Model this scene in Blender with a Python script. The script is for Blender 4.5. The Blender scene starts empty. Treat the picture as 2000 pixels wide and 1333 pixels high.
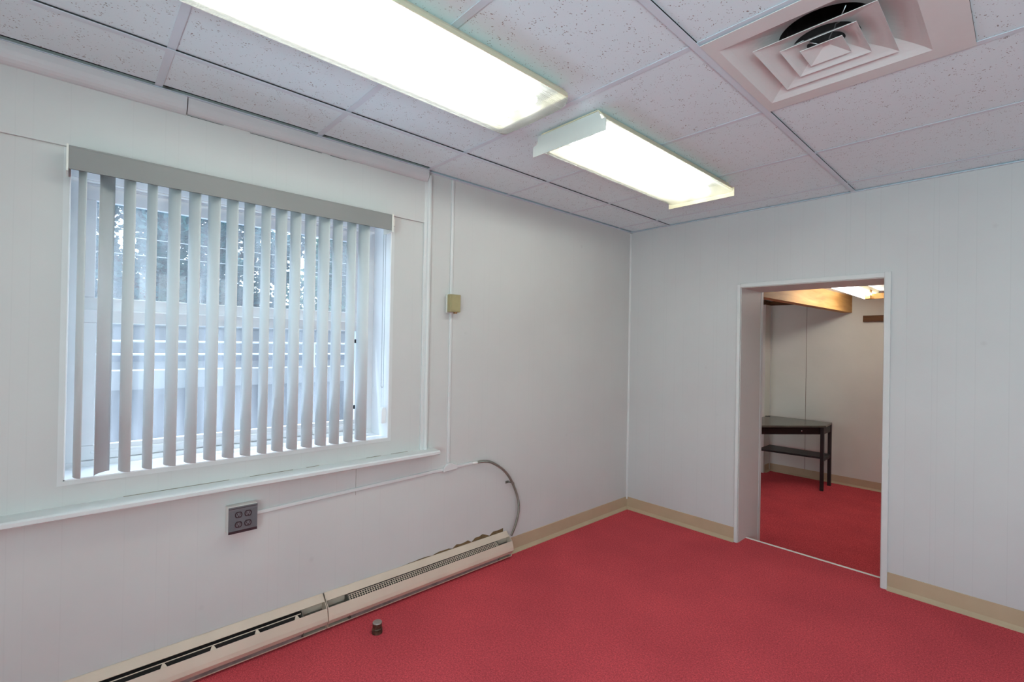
import bpy, bmesh, math, random
from mathutils import Vector, Matrix
random.seed(7)
PI = math.pi
S = bpy.context.scene
C = S.collection
H = 2.3366            # ceiling height
FILL_POWER = 158  # power of the fill lights added at the rear windows

# ------------------------------------------------------------------ materials
def nodes_of(m):
    m.use_nodes = True
    nt = m.node_tree
    return nt, nt.nodes, nt.links

def srgb(r, g, b):
    f = lambda c: c / 12.92 if c <= 0.04045 else ((c + 0.055) / 1.055) ** 2.4
    return (f(r / 255), f(g / 255), f(b / 255), 1)

def mat(name, col, rough=0.5, metal=0.0, var=0.0, vscale=6.0, bump=0.0, bscale=80.0, spec=0.4, sheen=0.0, stretch=(1, 1, 1)):
    """Principled material with a procedural colour variation and a procedural bump."""
    m = bpy.data.materials.new(name)
    nt, N, L = nodes_of(m)
    p = N['Principled BSDF']
    p.inputs['Base Color'].default_value = col
    p.inputs['Roughness'].default_value = rough
    p.inputs['Metallic'].default_value = metal
    p.inputs['Specular IOR Level'].default_value = spec
    if sheen:
        p.inputs['Sheen Weight'].default_value = sheen
        p.inputs['Sheen Roughness'].default_value = 0.6
    tc = N.new('ShaderNodeTexCoord')
    mp = N.new('ShaderNodeMapping'); mp.inputs['Scale'].default_value = stretch
    L.new(tc.outputs['Object'], mp.inputs['Vector'])
    if var:
        n = N.new('ShaderNodeTexNoise'); n.inputs['Scale'].default_value = vscale; n.inputs['Detail'].default_value = 4
        L.new(mp.outputs[0], n.inputs['Vector'])
        r = N.new('ShaderNodeValToRGB')
        r.color_ramp.elements[0].position = 0.3; r.color_ramp.elements[1].position = 0.7
        r.color_ramp.elements[0].color = tuple(c * (1 - var) for c in col[:3]) + (1,)
        r.color_ramp.elements[1].color = tuple(min(1, c * (1 + var)) for c in col[:3]) + (1,)
        L.new(n.outputs['Fac'], r.inputs['Fac']); L.new(r.outputs['Color'], p.inputs['Base Color'])
    if bump:
        n = N.new('ShaderNodeTexNoise'); n.inputs['Scale'].default_value = bscale; n.inputs['Detail'].default_value = 3
        L.new(mp.outputs[0], n.inputs['Vector'])
        b = N.new('ShaderNodeBump'); b.inputs['Strength'].default_value = bump; b.inputs['Distance'].default_value = 0.002
        L.new(n.outputs['Fac'], b.inputs['Height']); L.new(b.outputs[0], p.inputs['Normal'])
    return m

def panel_mat(name, col, axis, offs, period=0.4064, scuffs=True, groove=.15, dark=.95):
    """Painted sheet panelling: V grooves across one axis, faint mottling and a few scuffs."""
    m = mat(name, col, rough=0.45, spec=0.3)
    nt, N, L = nodes_of(m)
    p = N['Principled BSDF']
    tc = N.new('ShaderNodeTexCoord'); sx = N.new('ShaderNodeSeparateXYZ'); L.new(tc.outputs['Object'], sx.inputs[0])
    acc = None
    def math_(op, a, b=None, c=None):
        n = N.new('ShaderNodeMath'); n.operation = op
        for i, v in enumerate((a, b, c)):
            if v is None: continue
            if isinstance(v, (int, float)): n.inputs[i].default_value = v
            else: L.new(v, n.inputs[i])
        return n.outputs[0]
    for o in offs:
        f = math_('PINGPONG', math_('SUBTRACT', sx.outputs[axis], o), period / 2)      # distance to the nearest groove
        g = math_('MULTIPLY', f, 1 / 0.0022)
        g = math_('MINIMUM', g, 1.0)
        acc = g if acc is None else math_('MINIMUM', acc, g)
    b = N.new('ShaderNodeBump'); b.inputs['Strength'].default_value = groove; b.inputs['Distance'].default_value = 0.0015
    n2 = N.new('ShaderNodeTexNoise'); n2.inputs['Scale'].default_value = 5; n2.inputs['Detail'].default_value = 2
    L.new(tc.outputs['Object'], n2.inputs['Vector'])
    hh = math_('ADD', acc, math_('MULTIPLY', n2.outputs['Fac'], 1.2))
    L.new(hh, b.inputs['Height']); L.new(b.outputs[0], p.inputs['Normal'])
    n = N.new('ShaderNodeTexNoise'); n.inputs['Scale'].default_value = 1.6; n.inputs['Detail'].default_value = 5
    L.new(tc.outputs['Object'], n.inputs['Vector'])
    r = N.new('ShaderNodeValToRGB')
    r.color_ramp.elements[0].position = 0.25; r.color_ramp.elements[1].position = 0.75
    r.color_ramp.elements[0].color = (col[0] * .955, col[1] * .94, col[2] * .935, 1)
    r.color_ramp.elements[1].color = (min(1, col[0] * 1.02), min(1, col[1] * 1.025), min(1, col[2] * 1.02), 1)
    L.new(n.outputs['Fac'], r.inputs['Fac'])
    mx = N.new('ShaderNodeMix'); mx.data_type = 'RGBA'; mx.blend_type = 'MULTIPLY'
    L.new(r.outputs['Color'], mx.inputs[6])
    gr = N.new('ShaderNodeMapRange'); gr.inputs['To Min'].default_value = dark; gr.inputs['To Max'].default_value = 1.0
    L.new(acc, gr.inputs['Value'])
    cc = N.new('ShaderNodeCombineColor')
    for i in range(3): L.new(gr.outputs[0], cc.inputs[i])
    L.new(cc.outputs[0], mx.inputs[7]); mx.inputs[0].default_value = 1
    last = mx.outputs[2]
    if scuffs:
        v = N.new('ShaderNodeTexVoronoi'); v.inputs['Scale'].default_value = 3.2; v.inputs['Randomness'].default_value = 1
        L.new(tc.outputs['Object'], v.inputs['Vector'])
        r2 = N.new('ShaderNodeValToRGB')
        r2.color_ramp.elements[0].position = 0.015; r2.color_ramp.elements[1].position = 0.05
        r2.color_ramp.elements[0].color = (.93, .92, .92, 1); r2.color_ramp.elements[1].color = (1, 1, 1, 1)
        L.new(v.outputs['Distance'], r2.inputs['Fac'])
        m2 = N.new('ShaderNodeMix'); m2.data_type = 'RGBA'; m2.blend_type = 'MULTIPLY'; m2.inputs[0].default_value = 1
        L.new(last, m2.inputs[6]); L.new(r2.outputs['Color'], m2.inputs[7]); last = m2.outputs[2]
    L.new(last, p.inputs['Base Color'])
    return m

def tile_mat():
    """White mineral-fibre ceiling tile: fissures and pinholes."""
    col = (.75, .875, .91, 1)  # cyan tint puts cool light in the colour, offsetting red carpet bounce
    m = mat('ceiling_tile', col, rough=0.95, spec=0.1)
    nt, N, L = nodes_of(m); p = N['Principled BSDF']
    tc = N.new('ShaderNodeTexCoord')
    wn = N.new('ShaderNodeTexNoise'); wn.inputs['Scale'].default_value = 60
    L.new(tc.outputs['Object'], wn.inputs['Vector'])
    mx0 = N.new('ShaderNodeMix'); mx0.data_type = 'RGBA'; mx0.blend_type = 'LINEAR_LIGHT'; mx0.inputs[0].default_value = 0.011
    L.new(tc.outputs['Object'], mx0.inputs[6]); L.new(wn.outputs['Color'], mx0.inputs[7])
    mp = N.new('ShaderNodeMapping'); mp.inputs['Scale'].default_value = (1.0, 0.62, 1.0)
    L.new(mx0.outputs[2], mp.inputs['Vector'])
    v = N.new('ShaderNodeTexVoronoi'); v.inputs['Scale'].default_value = 138; v.inputs['Randomness'].default_value = 1
    L.new(mp.outputs[0], v.inputs['Vector'])
    n = N.new('ShaderNodeTexNoise'); n.inputs['Scale'].default_value = 26; n.inputs['Detail'].default_value = 2
    L.new(tc.outputs['Object'], n.inputs['Vector'])
    # pits: close to a cell point, only where the noise allows
    mr = N.new('ShaderNodeMapRange'); mr.inputs['From Min'].default_value = 0.40; mr.inputs['From Max'].default_value = 0.62
    mr.inputs['To Min'].default_value = 0.05; mr.inputs['To Max'].default_value = 0.25
    L.new(n.outputs['Fac'], mr.inputs['Value'])
    lt = N.new('ShaderNodeMath'); lt.operation = 'LESS_THAN'
    L.new(v.outputs['Distance'], lt.inputs[0]); L.new(mr.outputs[0], lt.inputs[1])
    mx = N.new('ShaderNodeMix'); mx.data_type = 'RGBA'
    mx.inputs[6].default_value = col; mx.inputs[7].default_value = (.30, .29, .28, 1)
    L.new(lt.outputs[0], mx.inputs[0]); L.new(mx.outputs[2], p.inputs['Base Color'])
    return m

def carpet_mat():
    col = srgb(188, 53, 64)
    m = mat('red_carpet', col, rough=0.95, spec=0.1, sheen=0.0)
    nt, N, L = nodes_of(m); p = N['Principled BSDF']
    tc = N.new('ShaderNodeTexCoord')
    n = N.new('ShaderNodeTexNoise'); n.inputs['Scale'].default_value = 330; n.inputs['Detail'].default_value = 2
    L.new(tc.outputs['Object'], n.inputs['Vector'])
    r = N.new('ShaderNodeValToRGB')
    r.color_ramp.elements[0].position = 0.3; r.color_ramp.elements[1].position = 0.72
    r.color_ramp.elements[0].color = srgb(184, 56, 64); r.color_ramp.elements[1].color = srgb(250, 108, 115)
    L.new(n.outputs['Fac'], r.inputs['Fac'])
    n2 = N.new('ShaderNodeTexNoise'); n2.inputs['Scale'].default_value = 2.2; n2.inputs['Detail'].default_value = 5
    L.new(tc.outputs['Object'], n2.inputs['Vector'])
    r2 = N.new('ShaderNodeValToRGB')
    r2.color_ramp.elements[0].position = 0.25; r2.color_ramp.elements[1].position = 0.7
    r2.color_ramp.elements[0].color = (.80, .80, .82, 1); r2.color_ramp.elements[1].color = (1, 1, 1, 1)
    L.new(n2.outputs['Fac'], r2.inputs['Fac'])
    mx = N.new('ShaderNodeMix'); mx.data_type = 'RGBA'; mx.blend_type = 'MULTIPLY'; mx.inputs[0].default_value = 1
    L.new(r.outputs['Color'], mx.inputs[6]); L.new(r2.outputs['Color'], mx.inputs[7])
    v = N.new('ShaderNodeTexVoronoi'); v.inputs['Scale'].default_value = 26
    L.new(tc.outputs['Object'], v.inputs['Vector'])
    lt = N.new('ShaderNodeMath'); lt.operation = 'LESS_THAN'; lt.inputs[1].default_value = 0.045
    L.new(v.outputs['Distance'], lt.inputs[0])
    sp = N.new('ShaderNodeMix'); sp.data_type = 'RGBA'; sp.inputs[7].default_value = srgb(205, 130, 132)   # bits of lint
    m2 = N.new('ShaderNodeMath'); m2.operation = 'MULTIPLY'; m2.inputs[1].default_value = 0.45
    L.new(lt.outputs[0], m2.inputs[0]); L.new(m2.outputs[0], sp.inputs[0])
    n3 = N.new('ShaderNodeTexNoise'); n3.inputs['Scale'].default_value = 120; n3.inputs['Detail'].default_value = 3
    L.new(tc.outputs['Object'], n3.inputs['Vector'])
    r3 = N.new('ShaderNodeValToRGB'); r3.color_ramp.elements[0].position = .32; r3.color_ramp.elements[1].position = .68
    r3.color_ramp.elements[0].color = (.76, .72, .74, 1); r3.color_ramp.elements[1].color = (1.12, 1.15, 1.15, 1)
    L.new(n3.outputs['Fac'], r3.inputs['Fac'])
    mx3 = N.new('ShaderNodeMix'); mx3.data_type = 'RGBA'; mx3.blend_type = 'MULTIPLY'; mx3.inputs[0].default_value = 1
    L.new(mx.outputs[2], mx3.inputs[6]); L.new(r3.outputs['Color'], mx3.inputs[7])
    L.new(mx3.outputs[2], sp.inputs[6]); L.new(sp.outputs[2], p.inputs['Base Color'])
    b = N.new('ShaderNodeBump'); b.inputs['Strength'].default_value = 0.6; b.inputs['Distance'].default_value = 0.004
    L.new(n.outputs['Fac'], b.inputs['Height']); L.new(b.outputs[0], p.inputs['Normal'])
    return m

def emit_mat(name, col, strength):
    m = bpy.data.materials.new(name); nt, N, L = nodes_of(m)
    for n in list(N): N.remove(n)
    e = N.new('ShaderNodeEmission'); e.inputs[0].default_value = col; e.inputs[1].default_value = strength
    o = N.new('ShaderNodeOutputMaterial'); L.new(e.outputs[0], o.inputs[0])
    return m

def lens_mat(name, col, clear):
    """Prismatic acrylic: part of the light passes straight, the rest scatters; fine prism bump."""
    m = bpy.data.materials.new(name); nt, N, L = nodes_of(m)
    for n in list(N): N.remove(n)
    tc = N.new('ShaderNodeTexCoord')
    mp = N.new('ShaderNodeMapping'); mp.inputs['Scale'].default_value = (1, 1, 1)
    L.new(tc.outputs['Object'], mp.inputs['Vector'])
    w = N.new('ShaderNodeTexWave'); w.inputs['Scale'].default_value = 52; w.bands_direction = 'Y'
    w2 = N.new('ShaderNodeTexWave'); w2.inputs['Scale'].default_value = 52; w2.bands_direction = 'X'
    L.new(mp.outputs[0], w.inputs['Vector']); L.new(mp.outputs[0], w2.inputs['Vector'])
    ad = N.new('ShaderNodeMath'); ad.operation = 'ADD'; L.new(w.outputs['Fac'], ad.inputs[0]); L.new(w2.outputs['Fac'], ad.inputs[1])
    b = N.new('ShaderNodeBump'); b.inputs['Strength'].default_value = 0.5; b.inputs['Distance'].default_value = 0.003
    L.new(ad.outputs[0], b.inputs['Height'])
    t = N.new('ShaderNodeBsdfTransparent')
    s = N.new('ShaderNodeBsdfTranslucent'); s.inputs[0].default_value = col
    d = N.new('ShaderNodeBsdfDiffuse'); d.inputs[0].default_value = col
    L.new(b.outputs[0], s.inputs['Normal']); L.new(b.outputs[0], d.inputs['Normal'])
    m1 = N.new('ShaderNodeMixShader'); m1.inputs[0].default_value = 0.35
    L.new(s.outputs[0], m1.inputs[1]); L.new(d.outputs[0], m1.inputs[2])
    m2 = N.new('ShaderNodeMixShader'); m2.inputs[0].default_value = clear
    L.new(m1.outputs[0], m2.inputs[1]); L.new(t.outputs[0], m2.inputs[2])
    o = N.new('ShaderNodeOutputMaterial'); L.new(m2.outputs[0], o.inputs[0])
    return m

def glass_mat():
    """Window pane: mostly clear, overexposure haze painted as a pale veil, a weak reflection."""
    m = bpy.data.materials.new('window_glass'); nt, N, L = nodes_of(m)
    for n in list(N): N.remove(n)
    t = N.new('ShaderNodeBsdfTransparent'); t.inputs[0].default_value = (.82, .92, 1.0, 1)
    d = N.new('ShaderNodeBsdfTranslucent'); d.inputs[0].default_value = (.78, .84, .92, 1)  # pale veil: overexposed outdoor haze painted into the glass
    g = N.new('ShaderNodeBsdfGlossy'); g.inputs['Roughness'].default_value = 0.02
    tc = N.new('ShaderNodeTexCoord'); mp = N.new('ShaderNodeMapping'); mp.inputs['Scale'].default_value = (1, 5, .5)
    L.new(tc.outputs['Object'], mp.inputs['Vector'])
    n = N.new('ShaderNodeTexNoise'); n.inputs['Scale'].default_value = 3; L.new(mp.outputs[0], n.inputs['Vector'])
    r = N.new('ShaderNodeMapRange'); r.inputs['From Min'].default_value = .35; r.inputs['From Max'].default_value = .7
    r.inputs['To Min'].default_value = 0.05; r.inputs['To Max'].default_value = 0.16
    L.new(n.outputs['Fac'], r.inputs['Value'])
    m1 = N.new('ShaderNodeMixShader'); L.new(r.outputs[0], m1.inputs[0]); L.new(t.outputs[0], m1.inputs[1]); L.new(d.outputs[0], m1.inputs[2])
    m2 = N.new('ShaderNodeMixShader'); m2.inputs[0].default_value = 0.05
    L.new(m1.outputs[0], m2.inputs[1]); L.new(g.outputs[0], m2.inputs[2])
    o = N.new('ShaderNodeOutputMaterial'); L.new(m2.outputs[0], o.inputs[0])
    return m

def vane_mat():
    m = bpy.data.materials.new('blind_vinyl'); nt, N, L = nodes_of(m)
    p = N['Principled BSDF']; p.inputs['Base Color'].default_value = (.80, .82, .82, 1); p.inputs['Roughness'].default_value = .42
    p.inputs['Specular IOR Level'].default_value = .35
    tc = N.new('ShaderNodeTexCoord'); n = N.new('ShaderNodeTexNoise'); n.inputs['Scale'].default_value = 14
    L.new(tc.outputs['Object'], n.inputs['Vector'])
    r = N.new('ShaderNodeValToRGB'); r.color_ramp.elements[0].color = (.73, .745, .74, 1); r.color_ramp.elements[1].color = (.77, .78, .775, 1)
    L.new(n.outputs['Fac'], r.inputs['Fac']); L.new(r.outputs['Color'], p.inputs['Base Color'])
    t = N.new('ShaderNodeBsdfTranslucent'); t.inputs[0].default_value = (.70, .78, .74, 1)
    mx = N.new('ShaderNodeMixShader'); mx.inputs[0].default_value = .14
    L.new(p.outputs[0], mx.inputs[1]); L.new(t.outputs[0], mx.inputs[2])
    L.new(mx.outputs[0], N['Material Output'].inputs[0])
    return m

def wood_mat(name, a, b, scale=3.0, stretch=(6, 1, 6), rough=.6):
    m = mat(name, a, rough=rough, spec=.3)
    nt, N, L = nodes_of(m); p = N['Principled BSDF']
    tc = N.new('ShaderNodeTexCoord'); mp = N.new('ShaderNodeMapping'); mp.inputs['Scale'].default_value = stretch
    L.new(tc.outputs['Object'], mp.inputs['Vector'])
    n = N.new('ShaderNodeTexNoise'); n.inputs['Scale'].default_value = scale; n.inputs['Detail'].default_value = 6; n.inputs['Distortion'].default_value = .6
    L.new(mp.outputs[0], n.inputs['Vector'])
    r = N.new('ShaderNodeValToRGB'); r.color_ramp.elements[0].position = .3; r.color_ramp.elements[1].position = .7
    r.color_ramp.elements[0].color = a; r.color_ramp.elements[1].color = b
    L.new(n.outputs['Fac'], r.inputs['Fac']); L.new(r.outputs['Color'], p.inputs['Base Color'])
    return m

WALLC = (.60, .60, .58, 1)
M = {}
M['wall_left'] = panel_mat('painted_panel', WALLC, 1, (-3.59, -3.497, -3.325, -2.413), groove=.06, dark=.965)
M['wall_back'] = panel_mat('painted_panel_grooved', (.595, .60, .595, 1), 0, (2.115, 2.042, 1.944, 1.833, .341))
M['wall_plain'] = mat('painted_plaster', WALLC, rough=.6, var=.03, vscale=2, bump=.1, bscale=30)
M['wall_lower'] = mat('painted_plaster_beige', (.68, .68, .63, 1), rough=.6, var=.05, vscale=2)
M['trim'] = mat('white_gloss_paint', (.66, .67, .655, 1), rough=.32, var=.03, vscale=9, bump=.1, bscale=40)
M['crown'] = mat('white_trim_paint', (.60, .595, .595, 1), rough=.4, var=.03, vscale=5)
M['jamb'] = mat('warm_white_paint', (.64, .625, .59, 1), rough=.4, var=.03, vscale=3)
M['vinyl_base'] = mat('tan_vinyl_base', srgb(186, 165, 136), rough=.5, var=.05, vscale=6)
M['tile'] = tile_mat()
M['grid'] = mat('grid_white_metal', (.66, .74, .80, 1), rough=.5, var=.02, vscale=4)
M['grid_web'] = mat('shade_dark_grid_web', (.06, .06, .06, 1), rough=.8, var=.1, vscale=6)  # near-black colour paints the shade in the gap beside the T-bar
M['plenum'] = mat('dark_ceiling_void', (.03, .03, .03, 1), rough=1, var=.2, vscale=3)
M['carpet'] = carpet_mat()
M['nosing'] = mat('white_nosing', (.78, .76, .70, 1), rough=.4, var=.04, vscale=12)
M['frame'] = mat('white_window_vinyl', (.88, .89, .90, 1), rough=.3, var=.02, vscale=8)
M['glass'] = glass_mat()
def clear_mat():
    m = bpy.data.materials.new('clear_glass'); nt, N, L = nodes_of(m)
    for n in list(N): N.remove(n)
    t = N.new('ShaderNodeBsdfTransparent'); t.inputs[0].default_value = (.97, .99, .98, 1)
    g = N.new('ShaderNodeBsdfGlossy'); g.inputs['Roughness'].default_value = .02
    mx = N.new('ShaderNodeMixShader'); o = N.new('ShaderNodeOutputMaterial')
    mx.inputs[0].default_value = .04; L.new(t.outputs[0], mx.inputs[1]); L.new(g.outputs[0], mx.inputs[2]); L.new(mx.outputs[0], o.inputs[0])
    return m
M['clear'] = clear_mat()
M['black'] = mat('black_plastic', (.03, .03, .035, 1), rough=.45, var=.2, vscale=30)
M['vane'] = vane_mat()
M['valance'] = mat('shaded_vinyl_valance', (.25, .25, .24, 1), rough=.5, var=.03, vscale=3)  # grey carries the shade of the backlit valance in its base colour
M['cap'] = mat('ivory_vinyl_cap', (.78, .77, .70, 1), rough=.4, var=.03, vscale=10)
M['chain'] = mat('grey_bead_chain', (.42, .43, .44, 1), rough=.3, metal=.6, var=.1, vscale=40)
M['cord'] = mat('white_cord', (.70, .72, .74, 1), rough=.6, var=.04, vscale=40)
M['light_body'] = mat('cream_enamel', srgb(214, 206, 178), rough=.4, var=.03, vscale=6)
M['light_plate'] = mat('grey_white_enamel', (.66, .68, .63, 1), rough=.4, var=.03, vscale=6)
M['reflector'] = mat('dimmed_grey_reflector', (.34, .345, .33, 1), rough=.5, var=.04, vscale=6)  # greyed to dim the lens edges; light falloff put into the colour
M['lens'] = lens_mat('prismatic_acrylic', (.25, .253, .248, 1), .36)
M['tube'] = emit_mat('lit_tube', (.95, 1, .94, 1), 27)
M['tube_lower'] = emit_mat('lit_bare_tube', (1.0, .97, .91, 1), 13)
M['vent'] = mat('white_vent_enamel', (.70, .695, .68, 1), rough=.4, var=.03, vscale=5)
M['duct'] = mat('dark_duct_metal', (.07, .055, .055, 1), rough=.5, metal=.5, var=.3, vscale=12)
M['spring'] = mat('bright_wire', (.6, .6, .6, 1), rough=.3, metal=.9, var=.1, vscale=30)
M['heater'] = mat('beige_enamel', srgb(212, 192, 172), rough=.42, var=.05, vscale=7)
M['heater_in'] = mat('grey_heater_inside', srgb(118, 112, 100), rough=.6, var=.25, vscale=25)
M['heater_dark'] = mat('dark_heater_inside', (.025, .02, .018, 1), rough=.9, var=.2, vscale=25)
M['fins'] = mat('grimy_aluminium', (.30, .28, .26, 1), rough=.45, metal=.6, var=.35, vscale=18)
M['bare_wood'] = mat('exposed_brown_panel', srgb(112, 92, 62), rough=.8, var=.25, vscale=30)
M['seam'] = mat('dingy_seam', srgb(140, 134, 118), rough=.9, var=.25, vscale=30)
M['thermo'] = mat('gold_plastic', srgb(162, 152, 112), rough=.45, var=.05, vscale=20)
M['thermo_base'] = mat('ivory_plastic', (.68, .68, .62, 1), rough=.4, var=.03, vscale=20)
M['brown'] = mat('brown_plastic', srgb(150, 105, 60), rough=.4, var=.05, vscale=30)
M['outlet_box'] = mat('white_painted_box', (.74, .74, .69, 1), rough=.45, var=.03, vscale=20)
M['outlet_plate'] = mat('grey_ribbed_plate', srgb(112, 111, 114), rough=.4, metal=.1, var=.06, vscale=30)
M['outlet_dark'] = mat('dark_brown_bakelite', srgb(58, 42, 46), rough=.35, var=.1, vscale=40)
M['conduit'] = mat('grey_flex_steel', srgb(140, 140, 130), rough=.38, metal=.7, var=.12, vscale=60)
M['stub'] = mat('tarnished_brass', srgb(96, 80, 66), rough=.4, metal=.6, var=.45, vscale=70)
M['stub_top'] = mat('dull_steel', srgb(160, 150, 142), rough=.4, metal=.5, var=.15, vscale=60)
M['beam'] = wood_mat('golden_pine', srgb(176, 128, 68), srgb(206, 160, 98), 2.0, (10, 1, 10))
M['darkwood'] = wood_mat('dark_stained_board', srgb(70, 45, 26), srgb(110, 74, 44), 3.0, (1, 8, 8))
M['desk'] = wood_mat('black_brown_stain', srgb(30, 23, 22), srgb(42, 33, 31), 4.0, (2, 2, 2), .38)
M['desk_top'] = wood_mat('black_brown_top_sheen', srgb(86, 84, 78), srgb(98, 96, 88), 4.0, (2, 2, 2), .22)  # lighter than the desk: reflected sheen put into the top's colour
M['knob'] = mat('brushed_nickel', (.6, .6, .6, 1), rough=.25, metal=.9, var=.1, vscale=60)
M['concrete'] = mat('stained_concrete', srgb(116, 116, 118), rough=.9, var=.2, vscale=2.2, bump=.3, bscale=20, stretch=(1, 3, .6))
M['concrete_white'] = mat('whitewashed_concrete', (.36, .345, .32, 1), rough=.9, var=.06, vscale=3)
M['asphalt_and_shadow'] = mat('grey_asphalt_and_shadow', srgb(96, 100, 108), rough=.9, var=.2, vscale=6)
M['siding'] = mat('grey_wall_panels', srgb(140, 138, 136), rough=.8, var=.14, vscale=1.6, stretch=(1, 4, .5))
M['rail'] = mat('white_rail_paint', (.85, .85, .85, 1), rough=.4, var=.03, vscale=10)
M['bark'] = mat('tree_bark', srgb(86, 76, 66), rough=.95, var=.3, vscale=9)
def leaf_mat(name, a, b):
    m = mat(name, a, rough=.6, var=0, spec=.3)
    nt, N, L = nodes_of(m); p = N['Principled BSDF']
    tc = N.new('ShaderNodeTexCoord'); n = N.new('ShaderNodeTexNoise'); n.inputs['Scale'].default_value = 1.5; n.inputs['Detail'].default_value = 4
    L.new(tc.outputs['Object'], n.inputs['Vector'])
    r = N.new('ShaderNodeValToRGB'); r.color_ramp.elements[0].position = .35; r.color_ramp.elements[1].position = .65
    r.color_ramp.elements[0].color = a; r.color_ramp.elements[1].color = b
    L.new(n.outputs['Fac'], r.inputs['Fac']); L.new(r.outputs['Color'], p.inputs['Base Color'])
    t = N.new('ShaderNodeBsdfTranslucent'); L.new(r.outputs['Color'], t.inputs[0])
    mx = N.new('ShaderNodeMixShader'); mx.inputs[0].default_value = .3
    L.new(p.outputs[0], mx.inputs[1]); L.new(t.outputs[0], mx.inputs[2]); L.new(mx.outputs[0], N['Material Output'].inputs[0])
    return m
M['leaf_a'] = leaf_mat('dark_leaves', srgb(44, 92, 100), srgb(96, 142, 136))
M['leaf_b'] = leaf_mat('mid_leaves', srgb(66, 116, 110), srgb(130, 164, 142))

# ------------------------------------------------------------------ mesh helpers
LOC = {}
def obj(name, bm, m, parent=None, smooth=False, bevel=0.0, kind=None, recalc=True):
    if recalc: bmesh.ops.recalc_face_normals(bm, faces=bm.faces)
    base = Vector((0, 0, 0))
    if parent is not None:
        base = LOC.get(parent.name, Vector((0, 0, 0)))
        bmesh.ops.translate(bm, verts=bm.verts, vec=-base)
    me = bpy.data.meshes.new(name)
    bm.to_mesh(me); bm.free()
    ms = m if isinstance(m, (list, tuple)) else [m]
    for x in ms: me.materials.append(x)
    if smooth:
        for p in me.polygons: p.use_smooth = True
    o = bpy.data.objects.new(name, me); C.objects.link(o)
    if parent is not None: o.parent = parent
    LOC[o.name] = base.copy()            # verts of a child are relative to the thing's base
    if bevel:
        b = o.modifiers.new('bevel', 'BEVEL'); b.width = bevel; b.segments = 2; b.limit_method = 'ANGLE'; b.angle_limit = math.radians(40)
        for p in me.polygons: p.use_smooth = False
    if kind: o['kind'] = kind
    return o

def thing(name, label, cat, loc, group=None):
    o = bpy.data.objects.new(name, None); C.objects.link(o)
    o.location = loc; o.empty_display_size = .05
    o['label'] = label; o['category'] = cat
    if group: o['group'] = group
    LOC[o.name] = Vector(loc)
    return o

def tag(o, label, cat, group=None):
    o['label'] = label; o['category'] = cat
    if group: o['group'] = group
    return o

def struct(name, bm, m, parent=None, **k):
    return obj(name, bm, m, parent, kind='structure' if parent is None else None, **k)

def new(): return bmesh.new()

def box(bm, x0, x1, y0, y1, z0, z1, mi=0):
    v = [bm.verts.new(p) for p in ((x0, y0, z0), (x1, y0, z0), (x1, y1, z0), (x0, y1, z0), (x0, y0, z1), (x1, y0, z1), (x1, y1, z1), (x0, y1, z1))]
    for f in ((3, 2, 1, 0), (4, 5, 6, 7), (0, 1, 5, 4), (1, 2, 6, 5), (2, 3, 7, 6), (3, 0, 4, 7)):
        bm.faces.new([v[i] for i in f]).material_index = mi
    return bm

def prism(bm, pts, axis, a, b, mi=0):
    """Extrude a 2-D outline along an axis. axis 1: pts are (x, z); axis 0: (y, z); axis 2: (x, y)."""
    def P(u, w, t): return {0: (t, u, w), 1: (u, t, w), 2: (u, w, t)}[axis]
    A = [bm.verts.new(P(u, w, a)) for u, w in pts]; B = [bm.verts.new(P(u, w, b)) for u, w in pts]
    n = len(pts)
    bm.faces.new(A[::-1]).material_index = mi; bm.faces.new(B).material_index = mi
    for i in range(n):
        bm.faces.new((A[i], A[(i + 1) % n], B[(i + 1) % n], B[i])).material_index = mi
    return bm

def cyl(bm, c, r, h, axis=2, seg=20, r2=None, mi=0):
    r2 = r if r2 is None else r2
    A, B = [], []
    for i in range(seg):
        t = 2 * PI * i / seg; u, w = math.cos(t), math.sin(t)
        def P(rr, hh):
            if axis == 2: return (c[0] + rr * u, c[1] + rr * w, c[2] + hh)
            if axis == 1: return (c[0] + rr * u, c[1] + hh, c[2] + rr * w)
            return (c[0] + hh, c[1] + rr * u, c[2] + rr * w)
        A.append(bm.verts.new(P(r, 0))); B.append(bm.verts.new(P(r2, h)))
    bm.faces.new(A[::-1]).material_index = mi; bm.faces.new(B).material_index = mi
    for i in range(seg):
        bm.faces.new((A[i], A[(i + 1) % seg], B[(i + 1) % seg], B[i])).material_index = mi
    return bm

def tube(bm, pts, rad, seg=8, mi=0, ribs=None):
    """Swept tube through points; rad a number or a function of the index."""
    pts = [Vector(p) for p in pts]; rings = []
    up = Vector((0, 0, 1))
    for i, p in enumerate(pts):
        d = (pts[min(i + 1, len(pts) - 1)] - pts[max(i - 1, 0)]).normalized()
        a = d.cross(up)
        if a.length < 1e-3: a = d.cross(Vector((1, 0, 0)))
        a.normalize(); b = d.cross(a)
        r = rad(i) if callable(rad) else rad
        rings.append([bm.verts.new(p + a * r * math.cos(2 * PI * k / seg) + b * r * math.sin(2 * PI * k / seg)) for k in range(seg)])
    for A, B in zip(rings, rings[1:]):
        for k in range(seg):
            bm.faces.new((A[k], A[(k + 1) % seg], B[(k + 1) % seg], B[k])).material_index = mi
    bm.faces.new(rings[0][::-1]).material_index = mi; bm.faces.new(rings[-1]).material_index = mi
    return bm

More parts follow.
